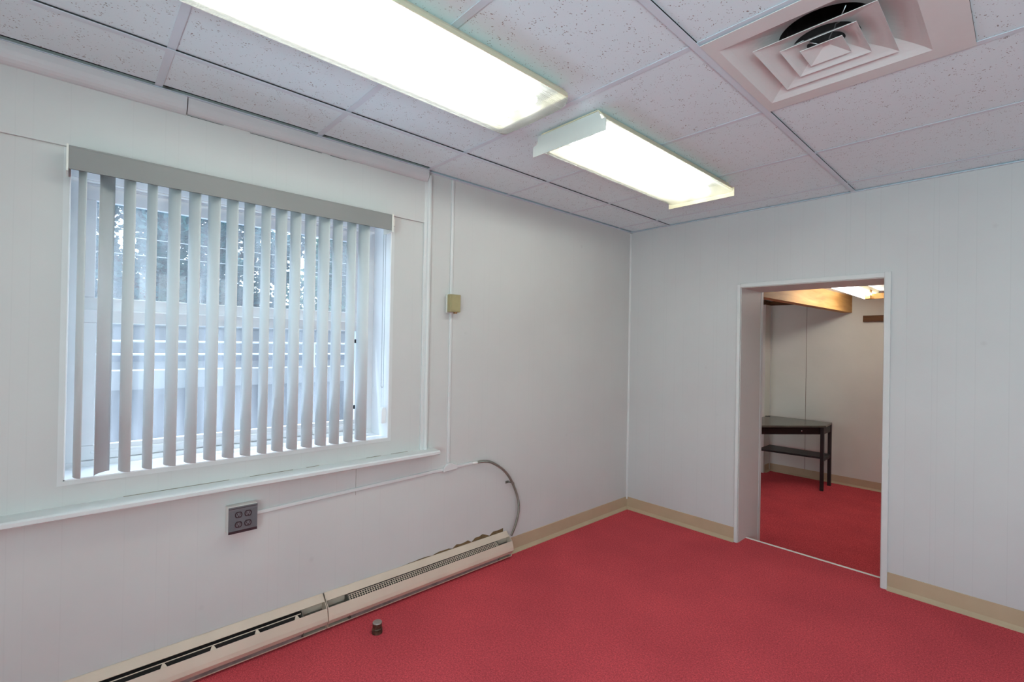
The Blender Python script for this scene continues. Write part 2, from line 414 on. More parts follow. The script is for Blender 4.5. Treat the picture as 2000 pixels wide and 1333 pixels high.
def spline(pts, n=10):
    """Catmull-Rom through points."""
    P = [Vector(p) for p in pts]; P = [P[0] * 2 - P[1]] + P + [P[-1] * 2 - P[-2]]; out = []
    for i in range(1, len(P) - 2):
        for k in range(n):
            t = k / n
            out.append(.5 * ((2 * P[i]) + (P[i + 1] - P[i - 1]) * t + (2 * P[i - 1] - 5 * P[i] + 4 * P[i + 1] - P[i + 2]) * t * t + (3 * P[i] - P[i - 1] - 3 * P[i + 1] + P[i + 2]) * t ** 3))
    return out + [P[-2]]

def ring_yz(bm, x0, x1, y0, y1, z0, z1, wl, wr, wb, wt):
    """Rectangular frame in a y-z plane, widths left, right, bottom, top."""
    box(bm, x0, x1, y0, y1, z0, z0 + wb); box(bm, x0, x1, y0, y1, z1 - wt, z1)
    box(bm, x0, x1, y0, y0 + wl, z0 + wb, z1 - wt); box(bm, x0, x1, y1 - wr, y1, z0 + wb, z1 - wt)
    return bm

# ------------------------------------------------------------------ the room
XR, YN, TOP = 4.3, -5.0, 2.66
WY0, WY1, WZ0, WZ1 = -3.497, -2.240, .868, 2.045          # window opening
DX0, DX1, DZ = .918, 1.732, 1.806                          # doorway opening
SD = .36                                                    # thickness of the back wall
FL = -.25                                                   # floor level of the lower room
YW = 3.37                                                   # far wall of the lower room

b = new(); box(b, 0, XR, YN, 0, -.12, 0); box(b, DX0, DX1, 0, .135, -.12, 0)
struct('floor', b, M['carpet'])

b = new()
xb = -.27
box(b, xb, 0, YN, SD, -.12, WZ0); box(b, xb, 0, YN, SD, WZ1, TOP)
box(b, xb, 0, YN, WY0, WZ0, WZ1); box(b, xb, 0, WY1, SD, WZ0, WZ1)
box(b, 0, .011, YN, -2.046, 2.048, H - .02)                  # thicker upper sheet over the window
wl = struct('wall_left', b, M['wall_left'])
b = new()                                                    # strip of bare brown panel where the paint tore off above the heater
def torn(y0, y1, zt):
    n = 26; A = []; B = []
    for i in range(n + 1):
        t = i / n; y = y0 + (y1 - y0) * t
        zz = .158 + max(0.0008, zt * (t ** .8) * (0.55 + .45 * random.random()) * (0.15 if i in (7, 12, 17, 22) else 1))
        A.append(b.verts.new((.0008, y, .150))); B.append(b.verts.new((.0008, y, zz)))
    for i in range(n): b.faces.new((A[i], A[i + 1], B[i + 1], B[i]))
torn(-2.15, -1.405, .036)
obj('exposed_brown_strip', b, M['bare_wood'], wl)
b = new(); box(b, 0, .0006, -2.4142, -2.4128, .600, .752); obj('panel_seam', b, M['seam'], wl)
for y0, y1 in ((-3.33, -2.98), (-2.90, -2.72), (-2.66, -2.60), (-2.36, -2.28), (-2.22, -2.12)):
    b = new(); prism(b, [(.0002, .7785), (.0040, .7782), (.0030, .7796), (.0002, .7806)], 1, y0, y1); obj('sill_crack', b, M['seam'], wl)
for y0, y1 in ((-3.157, -3.03), (-2.93, -2.62), (-2.58, -2.50)):
    b = new(); box(b, .0108, .0122, y0, y1, H - .0637, H - .0620); obj('crown_crack', b, M['black'], wl)

b = new()
box(b, 0, DX0, 0, SD, FL - .12, TOP); box(b, DX1, XR, 0, SD, FL - .12, TOP); box(b, DX0, DX1, 0, SD, DZ, TOP)
struct('wall_back', b, M['wall_back'])
RY0, RY1, FX0, FX1, RZ0, RZ1 = -4.5, -1.9, 2.2, 4.2, .70, 2.2     # openings for the two added windows behind the camera
b = new()
box(b, XR, XR + .15, YN, SD, -.12, RZ0); box(b, XR, XR + .15, YN, SD, RZ1, TOP); box(b, XR, XR + .15, YN, RY0, RZ0, RZ1); box(b, XR, XR + .15, RY1, SD, RZ0, RZ1)
struct('wall_right', b, M['wall_plain'])
b = new()
box(b, xb, XR + .15, YN - .15, YN, -.12, RZ0); box(b, xb, XR + .15, YN - .15, YN, RZ1, TOP); box(b, xb, FX0, YN - .15, YN, RZ0, RZ1); box(b, FX1, XR + .15, YN - .15, YN, RZ0, RZ1)
struct('wall_front', b, M['wall_plain'])

# suspended ceiling: lay-in tiles, T-bar grid, void above
X1, TY, TS = .357, -.2065, .6096
xs = [0.0, X1, X1 + 2 * TS, X1 + 4 * TS, X1 + 6 * TS, XR]
ys = [0.0] + [TY - i * TS for i in range(8)] + [YN]
VX0, VX1, VY1, VY0 = X1 + 2 * TS, X1 + 3 * TS, TY - 2 * TS, TY - 3 * TS       # the tile bay that holds the vent
b = new()
for i in range(len(xs) - 1):
    for j in range(len(ys) - 1):
        x0, x1 = xs[i] + .0105, xs[i + 1] - .004
        y1, y0 = ys[j] - .003, ys[j + 1] + .003
        if i == 0: x0 = .064 if j >= 4 else .030
        if i == 2 and j == 3: x0 = VX1 + .002
        dz = .0065 + .0015 * ((i * 7 + j * 3) % 3) / 2
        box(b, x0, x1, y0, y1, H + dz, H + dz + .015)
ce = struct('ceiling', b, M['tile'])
b = new()
for x in xs[1:-1]:
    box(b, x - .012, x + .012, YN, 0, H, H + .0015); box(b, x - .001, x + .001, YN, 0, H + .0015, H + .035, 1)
for y in ys[1:-1]:
    box(b, 0, XR, y - .012, y + .012, H + .0046, H + .0060)
box(b, 0, .048, YN, -2.04, H - .001, H + .001); box(b, 0, .022, -2.04, 0, H - .001, H + .001); box(b, 0, XR, -.020, 0, H - .001, H + .001)
box(b, 0, .0012, YN, 0, H, H + .02); box(b, 0, XR, -.0012, 0, H, H + .02)
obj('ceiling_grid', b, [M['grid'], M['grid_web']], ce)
b = new(); box(b, 0, XR, YN, 0, TOP - .02, TOP); box(b, 0.001, .004, YN, 0, H + .03, TOP - .02)
obj('ceiling_void', b, M['plenum'], ce)

# crown moulding over the window wall, in two lengths meeting at a joint
def crown_prof(o, d=.040, h=.062):
    pts = [(0.011, H - .002)]
    pts += [(o + d, H - .002)]
    for k in range(7):
        t = k / 6 * PI / 2
        pts.append((0.011 + (d + o - .011) * math.cos(t), H - .012 - (h - .012) * math.sin(t)))
    return pts
b = new(); prism(b, crown_prof(.003, .042, .066), 1, YN, -3.162); struct('trim_1', b, M['crown'])
b = new(); prism(b, crown_prof(0, .038, .060), 1, -3.158, -2.036); struct('trim_2', b, M['crown'])
# vertical batten right of the window, rounded
b = new(); prism(b, [(0, -2.046), (.010, -2.046), (.012, -2.042), (.012, -2.030), (.020, -2.026), (.024, -2.018), (.022, -2.008), (.012, -2.004), (0, -2.004)], 2, .775, H - .02)
struct('trim_3', b, M['trim'])
# long sill board under the window panel
b = new(); prism(b, [(0, .752), (.074, .752), (.080, .757), (.080, .770), (.075, .776), (0, .779)], 1, YN, -1.958)
struct('trim_4', b, M['trim'])
# thin edging around the window opening
b = new(); ring_yz(b, 0, .003, WY0 - .016, WY1 + .016, WZ0 - .016, WZ1, .016, .016, .016, .003); struct('trim_5', b, M['trim'])
# corner bead of the room
b = new(); prism(b, [(0, 0), (.012, 0), (.011, -.006), (.006, -.011), (0, -.012)], 2, .082, H - .002); struct('trim_6', b, M['trim'])
# casing of the doorway
b = new()
box(b, DX0 - .022, DX0, -.012, 0, -.0, DZ + .024); box(b, DX1, DX1 + .030, -.012, 0, 0, DZ + .032); box(b, DX0, DX1, -.0115, 0, DZ, DZ + .028)
struct('trim_7', b, M['trim'], bevel=.002)
# lining of the doorway with its stop strip
b = new()
for x0, x1 in ((DX0 - .001, DX0 + .004), (DX1 - .004, DX1 + .001)):
    box(b, x0, x1, 0, SD, FL, DZ + .001)
box(b, DX0 + .004, DX1 - .004, 0, SD, DZ - .004, DZ + .001)
struct('trim_8', b, M['jamb'])
b = new()
box(b, DX0 - .06, DX0 + .006, SD + .006, SD + .045, FL, DZ + .02); box(b, DX1 - .006, DX1 + .06, SD + .006, SD + .045, FL, DZ + .02)
struct('trim_9', b, M['trim'])
# white nosing on the carpet edge of the step
b = new(); box(b, DX0 + .004, DX1 - .004, .132, .150, -.03, .004); struct('trim_10', b, M['nosing'], bevel=.003)
b = new(); box(b, DX0, DX1, .135, .145, FL, -.03); struct('step_riser', b, M['carpet'])

# vinyl cove base
base_prof = [(0, 0), (.022, 0), (.021, .004), (.012, .012), (.0045, .022), (.0035, .099), (0, .101)]
b = new(); prism(b, base_prof, 1, -1.372, -.004); struct('baseboard_left', b, M['vinyl_base'])
b = new(); prism(b, [(-x, z) for x, z in base_prof], 0, .004, DX0 - .022); struct('baseboard_back', b, M['vinyl_base'])
b = new(); prism(b, [(-x, z) for x, z in base_prof], 0, DX1 + .030, XR); struct('baseboard_right', b, M['vinyl_base'])

# ------------------------------------------------------------------ window
b = new()
ring_yz(b, -.262, -.185, WY0, WY1, WZ0, WZ1, .046, .062, .024, .052)
box(b, -.225, -.215, WY0 + .046, WY1 - .062, WZ1 - .066, WZ1 - .052); box(b, -.20, -.19, WY0 + .046, WY1 - .062, WZ1 - .060, WZ1 - .052)
win = struct('window_1', b, M['frame'], bevel=.002)
LY0, LY1 = -3.451, -2.302
b = new(); ring_yz(b, -.222, -.196, LY0, LY1, .893, 1.486, .040, .036, .058, .052); box(b, -.196, -.190, LY0 + .03, LY1 - .03, .918, .930); obj('lower_sash', b, M['frame'], win, bevel=.003)
b = new(); ring_yz(b, -.250, -.224, LY0, LY1, 1.478, 1.985, .034, .034, .058, .062); obj('upper_sash', b, M['frame'], win, bevel=.003)
b = new(); box(b, -.211, -.207, LY0 + .04, LY1 - .036, .951, 1.434); obj('glass_pane', b, M['glass'], win)
b = new(); box(b, -.239, -.235, LY0 + .034, LY1 - .034, 1.536, 1.923); obj('glass_pane', b, M['glass'], win)
for z in (1.379, 1.019):
    b = new(); box(b, -.196, -.188, -2.349, -2.332, z - .010, z + .010); box(b, -.188, -.184, -2.345, -2.336, z - .005, z + .005)
    obj('sash_latch', b, M['black'], win)
# painted lining of the reveal and the inner sill
b = new()
box(b, -.19, .0015, WY1 - .004, WY1, WZ0, WZ1); box(b, -.19, .0015, WY0, WY0 + .004, WZ0, WZ1); box(b, -.19, .0015, WY0, WY1, WZ0, WZ0 + .004)
box(b, -.19, .0015, WY0, WY1, WZ1 - .004, WZ1)
obj('reveal_lining', b, M['frame'], win)

# two windows added behind the camera, with area lights to fill the room
b = new(); ring_yz(b, XR + .04, XR + .10, RY0, RY1, RZ0, RZ1, .05, .05, .05, .05); box(b, XR + .05, XR + .09, (RY0 + RY1) / 2 - .025, (RY0 + RY1) / 2 + .025, RZ0 + .05, RZ1 - .05)
w2 = struct('added_window_2', b, M['frame'])
b = new(); box(b, XR + .068, XR + .072, RY0 + .05, RY1 - .05, RZ0 + .05, RZ1 - .05); obj('glass_pane', b, M['clear'], w2)
b = new()
for x0, x1, z0, z1 in ((FX0, FX1, RZ0, RZ0 + .05), (FX0, FX1, RZ1 - .05, RZ1), (FX0, FX0 + .05, RZ0, RZ1), (FX1 - .05, FX1, RZ0, RZ1), ((FX0 + FX1) / 2 - .025, (FX0 + FX1) / 2 + .025, RZ0, RZ1)):
    box(b, x0, x1, YN - .10, YN - .04, z0, z1)
w3 = struct('added_window_3', b, M['frame'])
b = new(); box(b, FX0 + .05, FX1 - .05, YN - .072, YN - .068, RZ0 + .05, RZ1 - .05); obj('glass_pane', b, M['clear'], w3)
def fill_light(name, loc, toward, sx, sy, power, col=(.65, .875, .94)):
    l = bpy.data.lights.new(name, 'AREA'); l.shape = 'RECTANGLE'; l.size = sx; l.size_y = sy; l.energy = power; l.color = col
    o = bpy.data.objects.new(name, l); C.objects.link(o); o.location = loc
    o.rotation_euler = Vector(toward).to_track_quat('-Z', 'Y').to_euler()
# added area lights aimed up through the panes to brighten the ceiling
fill_light('fill_light_window_2', (XR + .62, (RY0 + RY1) / 2, .95), (-1, 0, 2.2), RY1 - RY0, 1.3, FILL_POWER * .05)
fill_light('fill_light_window_3', ((FX0 + FX1) / 2, YN - .62, .95), (0, 1, 2.2), FX1 - FX0, 1.3, FILL_POWER * 1.0)

fill_light('fill_light_window_1', (-.95, -2.87, .35), (1, 0, 1.25), 1.5, .9, 21, (.80, .90, 1.0))  # unseen light added under the sill to brighten vanes, reveal and ceiling

# ------------------------------------------------------------------ vertical blind
bl = thing('vertical_blind', 'white vertical blind with shade-darkened valance and open vanes hanging in the window', 'window blind', (.03, -2.87, WZ1))
b = new()
box(b, .086, .091, -3.502, -2.284, 1.950, 2.028); box(b, .004, .091, -3.502, -2.284, 2.026, 2.030)
box(b, .0875, .0918, -3.502, -2.284, 1.950, 1.9535); box(b, .0875, .0918, -3.502, -2.284, 2.0245, 2.028)
obj('valance', b, M['valance'], bl)
b = new(); box(b, -.040, .052, -3.49, -2.25, 1.985, 2.020); obj('headrail', b, M['cap'], bl)
for y0, y1 in ((-3.506, -3.500), (-2.288, -2.279)):
    b = new(); box(b, .002, .094, y0, y1, 1.942, 2.033); obj('end_cap', b, M['cap'], bl, bevel=.001)
va = [(-3.459, 81), (-3.395, -58), (-3.331, 71), (-3.263, 76), (-3.194, 70), (-3.127, 71), (-3.060, 70), (-2.994, 72), (-2.929, 76), (-2.863, 80),
      (-2.801, 73), (-2.739, 76), (-2.673, 75), (-2.609, 75), (-2.544, 80), (-2.474, 83), (-2.409, 75)]
VZ0, VZ1 = .884, 1.985
b = new()
n = 12; fr, bk = [], []
for k in range(n + 1):
    t = k / n * 2 - 1
    u = t * .043; w = -.0135 * (1 - t * t)                   # bowed away from the direction of y
    for th, lst in ((0, fr), (.0009, bk)):
        lst.append([b.verts.new((u, w + th, z)) for z in (VZ0, VZ1)])
for k in range(n):
    b.faces.new((fr[k][0], fr[k + 1][0], fr[k + 1][1], fr[k][1])); b.faces.new((bk[k + 1][0], bk[k][0], bk[k][1], bk[k + 1][1]))
    b.faces.new((fr[k][0], bk[k][0], bk[k + 1][0], fr[k + 1][0])); b.faces.new((fr[k][1], fr[k + 1][1], bk[k + 1][1], bk[k][1]))
b.faces.new((fr[0][0], fr[0][1], bk[0][1], bk[0][0])); b.faces.new((fr[n][0], bk[n][0], bk[n][1], fr[n][1]))
bmesh.ops.recalc_face_normals(b, faces=b.faces)
vm = bpy.data.meshes.new('vane'); b.to_mesh(vm); b.free(); vm.materials.append(M['vane'])
for p in vm.polygons: p.use_smooth = len(p.vertices) == 4 and abs(p.normal.z) < .5 and p.area > .001
for y, a in va:
    o = bpy.data.objects.new('vane', vm); C.objects.link(o); o.parent = bl
    o.location = Vector((.03, y, 0)) - LOC[bl.name]
    # local x (window to room) turned to (sin a, cos a)
    o.rotation_euler = (0, 0, math.radians(90 - a) if a > 0 else math.radians(90 - a) + PI)
b = new()                                                    # bead chain loop and cord
for dy in (-.0065, .0065):
    z = 1.995
    while z > 1.147:
        bmesh.ops.create_icosphere(b, subdivisions=1, radius=.0024, matrix=Matrix.Translation((-.03, -2.263 + dy, z))); z -= .0062
for k in range(7):
    t = PI * k / 6
    bmesh.ops.create_icosphere(b, subdivisions=1, radius=.0024, matrix=Matrix.Translation((-.03, -2.263 - .0065 * math.cos(t), 1.145 - .010 * math.sin(t))))
obj('bead_chain', b, M['chain'], bl, smooth=True)
b = new()
for dy in (-.005, .005):
    b = new(); tube(b, [(-.0315, -2.262 + dy, 1.995), (-.0315, -2.260 + dy, 1.02)], .0010, 6); obj('cord', b, M['cord'], bl)
b = new(); prism(b, [(-2.270, .945), (-2.2445, .945), (-2.2445, 1.015), (-2.250, 1.030), (-2.264, 1.030), (-2.270, 1.015)], 0, -.042, -.016); obj('cord_weight', b, M['frame'], bl, bevel=.002)

# ------------------------------------------------------------------ baseboard heaters
def heater(y0, y1, label, grille):
    t = thing('baseboard_heater', label, 'heater', (.03, (y0 + y1) / 2, .012), 'beige baseboard heaters under the window')
    bot = .012
    # back pan with top cover
    b = new()
    prism(b, [(0.0012, bot), (.0045, bot), (.0045, .150), (.033, .130), (.0345, .1325), (.006, .158), (0.0012, .159)], 1, y0, y1)
    prism(b, [(0.0045, bot), (.058, bot), (.060, bot + .006), (.058, bot + .004), (0.0045, bot + .003)], 1, y0, y1)
    obj('back_cover', b, M['heater'], t)
    # front panel in three facets
    b = new()
    prism(b, [(.0585, .1095), (.0605, .1105), (.0735, .0735), (.0765, .056), (.0600, .032), (.0580, .0325), (.0742, .0568), (.0715, .0725)], 1, y0 + .002, y1 - .001)
    obj('front_panel', b, M['heater'], t)
    # ends
    for e0, e1 in ((y0, y0 + .0025), (y1 - .0025, y1)):
        b = new(); prism(b, [(0.0012, bot), (.058, bot), (.0605, .032), (.0768, .056), (.074, .0737), (.061, .112), (.0345, .1325), (.006, .158), (0.0012, .159)], 1, e0, e1)
        obj('end_cap', b, M['heater'], t)
    # dark cavity and pocket partitions
    b = new(); prism(b, [(.0046, .0155), (.055, .0155), (.055, .06), (.046, .090), (.0046, .118)], 1, y0 + .11, y1 - .11); obj('cavity', b, M['heater_dark'], t)
    for e, f0, f1 in ((y0 + .105, y0 + .004, y0 + .106), (y1 - .110, y1 - .108, y1 - .004)):
        b = new()
        prism(b, [(.0045, .018), (.0605, .018), (.064, .036), (.073, .058), (.058, .109), (.034, .130), (.0045, .150)], 1, e, e + .003)
        box(b, .005, .058, f0, f1, .085, .088)
        obj('partition', b, M['heater_in'], t)
    # fin strip showing through the bottom slot
    b = new(); box(b, .045, .0575, y0 + .115, y1 - .115, .0165, .026); box(b, .050, .0600, y0 + .115, y1 - .115, .028, .0315)
    obj('heating_element', b, M['fins'], t)
    # outlet grille in the top slot; local axis from (.035,.129) to (.058,.109)
    g0, g1 = Vector((.0345, 0, .1275)), Vector((.0575, 0, .1070))
    nrm = Vector((.66, 0, .75)).normalized()
    def strip(bm, s0, s1, ya, yb, th=.0012, lift=-.004):
        q = [g0.lerp(g1, s0) + nrm * lift, g0.lerp(g1, s1) + nrm * lift]
        prism(bm, [(q[0].x, q[0].z), (q[1].x, q[1].z), (q[1].x - nrm.x * th, q[1].z - nrm.z * th), (q[0].x - nrm.x * th, q[0].z - nrm.z * th)], 1, ya, yb)
    b = new()
    ga, gb = y0 + .112, y1 - .114
    if grille == 'grid':
        for s0, s1 in ((0, .10), (.30, .38), (.60, .68), (.90, 1)): strip(b, s0, s1, ga, gb)
        y = ga
        while y < gb:
            strip(b, 0, 1, y, y + .0032); y += .0132
    else:
        strip(b, .30, .40, ga, gb, .0016, -.001)
        y = gb - .02
        while y > ga:
            prism_pts = [g0.lerp(g1, .36) + nrm * -.002, g0.lerp(g1, 1.05) + nrm * -.002]
            A = [b.verts.new((prism_pts[0].x, y - .003, prism_pts[0].z)), b.verts.new((prism_pts[0].x, y + .003, prism_pts[0].z)),
                 b.verts.new((prism_pts[1].x, y + .013, prism_pts[1].z)), b.verts.new((prism_pts[1].x, y - .013, prism_pts[1].z))]
            b.faces.new(A)
            B = [b.verts.new(v.co - nrm * .0012) for v in A]; b.faces.new(B[::-1])
            for k in range(4): b.faces.new((A[k], A[(k + 1) % 4], B[(k + 1) % 4], B[k]))
            y -= .165
    obj('grille', b, M['heater'], t)
    return t
heater(-2.568, -1.378, 'beige baseboard heater with fine grid grille, reaching the tan baseboard', 'grid')
heater(-3.772, -2.572, 'beige baseboard heater with an open slot grille, below the quad outlet', 'slot')

# ------------------------------------------------------------------ wiring on the window wall
t = thing('power_outlet', 'surface-mounted quad power outlet with grey ribbed plate under the sill', 'outlet', (0, -2.935, .616))
oy0, oy1, oz0, oz1 = -2.991, -2.879, .560, .673
b = new(); box(b, .0005, .046, oy0, oy1, oz0, oz1); obj('box', b, M['outlet_box'], t, bevel=.002)
b = new(); box(b, .046, .0500, oy0 + .001, oy1 - .001, oz0 + .001, oz1 - .001)
z = oz0 + .017
while z < oz1 - .016:
    box(b, .0500, .0510, oy0 + .003, oy1 - .002, z, z + .0013); z += .0027
fp = obj('faceplate', b, M['outlet_plate'], t)
for z0, z1 in ((oz0 + .0015, oz0 + .0125), (oz1 - .0085, oz1 - .0062)):
    b = new(); box(b, .0502, .0512, oy0 + .0015, oy1 - .0015, z0, z1); obj('plate_band', b, M['outlet_dark'], fp)
for cy in (-2.953, -2.917):
    for cz in (.6385, .5975):
        b = new()
        pts = []
        for k in range(20):
            a = 2 * PI * k / 20
            pts.append((cy + .0142 * math.cos(a), cz + max(-.0128, min(.0128, .0152 * math.sin(a)))))
        prism(b, pts, 0, .0505, .0525, 0)
        inn = [(cy + (p[0] - cy) * .70, cz + (p[1] - cz) * .68) for p in pts]
        prism(b, inn, 0, .0525, .0535, 1)
        box(b, .0532, .0540, cy - .0068, cy - .0042, cz - .0010, cz + .0068, 0); box(b, .0532, .0540, cy + .0038, cy + .0064, cz - .0010, cz + .0068, 0)
        cyl(b, (.0532, cy, cz - .0055), .0030, .0008, 0, 10, mi=0)
        obj('receptacle', b, [M['outlet_dark'], M['outlet_plate']], t)

t = thing('wire_raceway', 'white horizontal wire raceway running from the quad outlet to the steel conduit', 'raceway', (0, -2.25, .63))
def slant(y): return .617 + (y + 2.867) * .0255
b = new()
ya, yb = -2.879, -1.672
for (u0, u1, w0, w1) in ((0.0005, .011, -.0085, .0085),):
    A = [b.verts.new((x, ya, slant(ya) + z)) for x, z in ((u0, w0), (u1 - .003, w0), (u1, w0 + .003), (u1, w1 - .003), (u1 - .003, w1), (u0, w1))]
    B = [b.verts.new((v.co.x, yb, v.co.z - slant(ya) + slant(yb))) for v in A]
    b.faces.new(A[::-1]); b.faces.new(B)
    for k in range(6): b.faces.new((A[k], A[(k + 1) % 6], B[(k + 1) % 6], B[k]))
obj('channel', b, M['trim'], t)
b = new(); prism(b, [(-1.890, .629), (-1.792, .634), (-1.790, .655), (-1.838, .676), (-1.860, .674), (-1.889, .650)], 0, .0005, .0175); obj('tee_fitting', b, M['trim'], t, bevel=.003)
b = new(); zc = slant(-1.66); tube(b, [(.010, -1.676, zc - .0004), (.013, -1.650, zc), (.015, -1.634, zc)], lambda i: (.0075, .0085, .0075)[i], 12); obj('connector', b, M['outlet_box'], t, smooth=True)

t = thing('wire_raceway', 'thin white vertical wire raceway between ceiling and tee fitting, behind the thermostat', 'raceway', (0, -1.851, 1.5))
b = new(); prism(b, [(.0005, -1.860), (.007, -1.860), (.009, -1.857), (.009, -1.845), (.007, -1.842), (.0005, -1.842)], 2, .676, H - .004); obj('channel', b, M['trim'], t)

t = thing('thermostat', 'small gold-beige thermostat box on the window wall', 'thermostat', (0, -1.855, 1.6))
b = new(); box(b, .0095, .022, -1.893, -1.834, 1.553, 1.662); obj('mounting_base', b, M['thermo_base'], t, bevel=.003)
b = new(); box(b, .022, .053, -1.889, -1.817, 1.558, 1.659); box(b, .053, .0555, -1.884, -1.822, 1.563, 1.654); obj('cover', b, M['thermo'], t, bevel=.002)
b = new(); cyl(b, (.036, -1.842, 1.549), .011, .010, 2, 16); obj('dial', b, M['brown'], t)

pts = [(.015, -1.640, .648), (.028, -1.59, .648), (.030, -1.53, .630), (.030, -1.43, .564), (.026, -1.356, .476), (.030, -1.305, .360), (.033, -1.300, .275), (.034, -1.328, .190), (.034, -1.362, .1315)]
sp = spline(pts, 26)
b = new(); tube(b, sp, lambda i: .0072 + (.0012 if i % 2 else 0), 10)
t = thing('flexible_conduit', 'grey flexible steel conduit curving down the wall into the heater end', 'conduit', (.03, -1.33, .4))
obj('conduit_hose', b, M['conduit'], t)
b = new(); box(b, .0005, .0030, -1.392, -1.366, .468, .484); tube(b, [(.003, -1.372, .476), (.022, -1.366, .476), (.036, -1.357, .478), (.036, -1.349, .470), (.018, -1.346, .470)], .0042, 8)
cyl(b, (.003, -1.384, .476), .004, .003, 0, 10); obj('strap_clamp', b, M['conduit'], t)

# ------------------------------------------------------------------ capped floor stub
t = thing('floor_stub', 'short capped brass pipe stub standing on the red carpet by the heaters', 'pipe stub', (.222, -2.396, 0))
b = new()
cx, cy = .222, -2.396
cyl(b, (cx, cy, 0), .0245, .017); cyl(b, (cx, cy, .017), .0225, .004, r2=.0235); cyl(b, (cx, cy, .021), .0235, .004, r2=.0215); cyl(b, (cx, cy, .025), .0215, .022)
obj('collar', b, M['stub'], t)
b = new(); cyl(b, (cx, cy, .0472), .0222, .004, r2=.0205, seg=24); obj('cap', b, M['stub_top'], t)

# ------------------------------------------------------------------ ceiling lights
def tubes_for(t, xsx, y0, y1, z, m, r=.0127):
    for x in xsx:
        b = new(); cyl(b, (x, y0 + .03, z), r, (y1 - y0) - .06, 1, 16); tb = obj('tube', b, m, t, smooth=False)
        for e0, e1 in ((y0 + .004, y0 + .030), (y1 - .030, y1 - .004)):
            b = new(); cyl(b, (x, e0, z), r * .98, e1 - e0, 1, 14)
            obj('tube_end', b, M['light_plate'], tb)

# near fixture: wrap-around lens
fx0, fx1, fy0, fy1 = .783, 1.160, -3.385, -2.166
t = thing('ceiling_light', 'large lit fluorescent ceiling light with rounded prismatic wraparound lens', 'ceiling light', (.97, -2.775, H), 'fluorescent ceiling lights')
b = new()
prism(b, [(fx0 + .05, H - .001), (fx1 - .05, H - .001), (fx1 - .024, H - .014), (fx1 - .006, H - .034), (fx1, H - .052), (fx1 - .002, H - .054), (fx1 - .008, H - .036), (fx1 - .028, H - .018), (fx0 + .028, H - .018), (fx0 + .008, H - .036), (fx0 + .002, H - .054), (fx0, H - .052), (fx0 + .006, H - .034), (fx0 + .024, H - .014)], 1, fy0 + .002, fy1 - .002)
obj('housing', b, M['light_body'], t)
zb = 2.252
prof = [(fx0 + .0025, H - .053), (fx0 + .003, zb + .022), (fx0 + .007, zb + .014), (fx0 + .016, zb + .007), (fx0 + .036, zb + .001), (fx0 + .10, zb - .001), ((fx0 + fx1) / 2, zb - .002)]
prof = prof + [(fx0 + fx1 - x, z) for x, z in prof[-2::-1]]
b = new()
A = [b.verts.new((x, fy0, z)) for x, z in prof]; B = [b.verts.new((x, fy1, z)) for x, z in prof]
for k in range(len(prof) - 1): b.faces.new((A[k], A[k + 1], B[k + 1], B[k]))
b.faces.new(A[::-1]); b.faces.new(B)
obj('lens', b, M['lens'], t)
for y0, y1 in ((fy0, fy0 + .003), (fy1 - .003, fy1)):
    b = new(); prism(b, [(fx0 + .0005, H - .052), (fx0 + .006, H - .034), (fx0 + .05, H - .002), (fx1 - .05, H - .002), (fx1 - .006, H - .034), (fx1 - .0005, H - .052)], 1, y0, y1)
    obj('end_plate', b, M['light_body'], t)
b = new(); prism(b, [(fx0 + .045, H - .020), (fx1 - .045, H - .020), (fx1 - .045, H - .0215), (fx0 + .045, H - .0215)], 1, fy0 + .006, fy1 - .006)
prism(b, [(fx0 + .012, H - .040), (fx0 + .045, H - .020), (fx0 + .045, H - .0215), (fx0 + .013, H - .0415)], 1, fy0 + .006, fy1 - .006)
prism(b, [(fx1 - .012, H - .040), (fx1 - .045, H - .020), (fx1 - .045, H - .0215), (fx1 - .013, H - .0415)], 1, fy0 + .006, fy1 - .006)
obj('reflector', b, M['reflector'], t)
tubes_for(t, (.897, 1.046), fy0 + .03, fy1 - .03, 2.292, M['tube'])

# far fixture: flat frosted lens between two end plates
gx0, gx1, gy0, gy1 = .760, 1.154, -1.934, -.718
zl = 2.268
t = thing('ceiling_light', 'lit fluorescent ceiling light with flat frosted lens and a stepped end plate', 'ceiling light', (.957, -1.326, H), 'fluorescent ceiling lights')
b = new()
prism(b, [(gx0 + .04, H - .001), (gx1 - .04, H - .001), (gx1 - .014, zl + .040), (gx1 - .001, zl + .020), (gx1 - .003, zl + .019), (gx1 - .017, zl + .037), (gx1 - .046, H - .005), (gx0 + .046, H - .005), (gx0 + .017, zl + .037), (gx0 + .003, zl + .019), (gx0 + .001, zl + .020), (gx0 + .014, zl + .040)], 1, gy0 + .003, gy1 - .003)
obj('housing', b, M['light_body'], t)
prof = [(gx0 + .004, zl + .019), (gx0 + .002, zl + .010), (gx0 + .008, zl + .003), (gx0 + .022, zl), (gx1 - .022, zl), (gx1 - .008, zl + .003), (gx1 - .002, zl + .010), (gx1 - .004, zl + .019)]
b = new()
A = [b.verts.new((x, gy0 + .002, z)) for x, z in prof]; B = [b.verts.new((x, gy1 - .002, z)) for x, z in prof]
for k in range(len(prof) - 1): b.faces.new((A[k], A[k + 1], B[k + 1], B[k]))
obj('lens', b, M['lens'], t)
plate = lambda zlow: [(.751, zlow), (1.157, zlow), (1.157, zlow + .050), (1.136, zlow + .051), (1.120, zlow + .087), (.782, zlow + .087), (.779, zlow + .060), (.771, zlow + .051), (.751, zlow + .046)]
b = new(); prism(b, plate(2.2385), 1, gy0 - .003, gy0); obj('end_plate', b, M['light_plate'], t)
b = new(); prism(b, plate(2.2480), 1, gy1, gy1 + .003); obj('end_plate', b, M['light_body'], t)
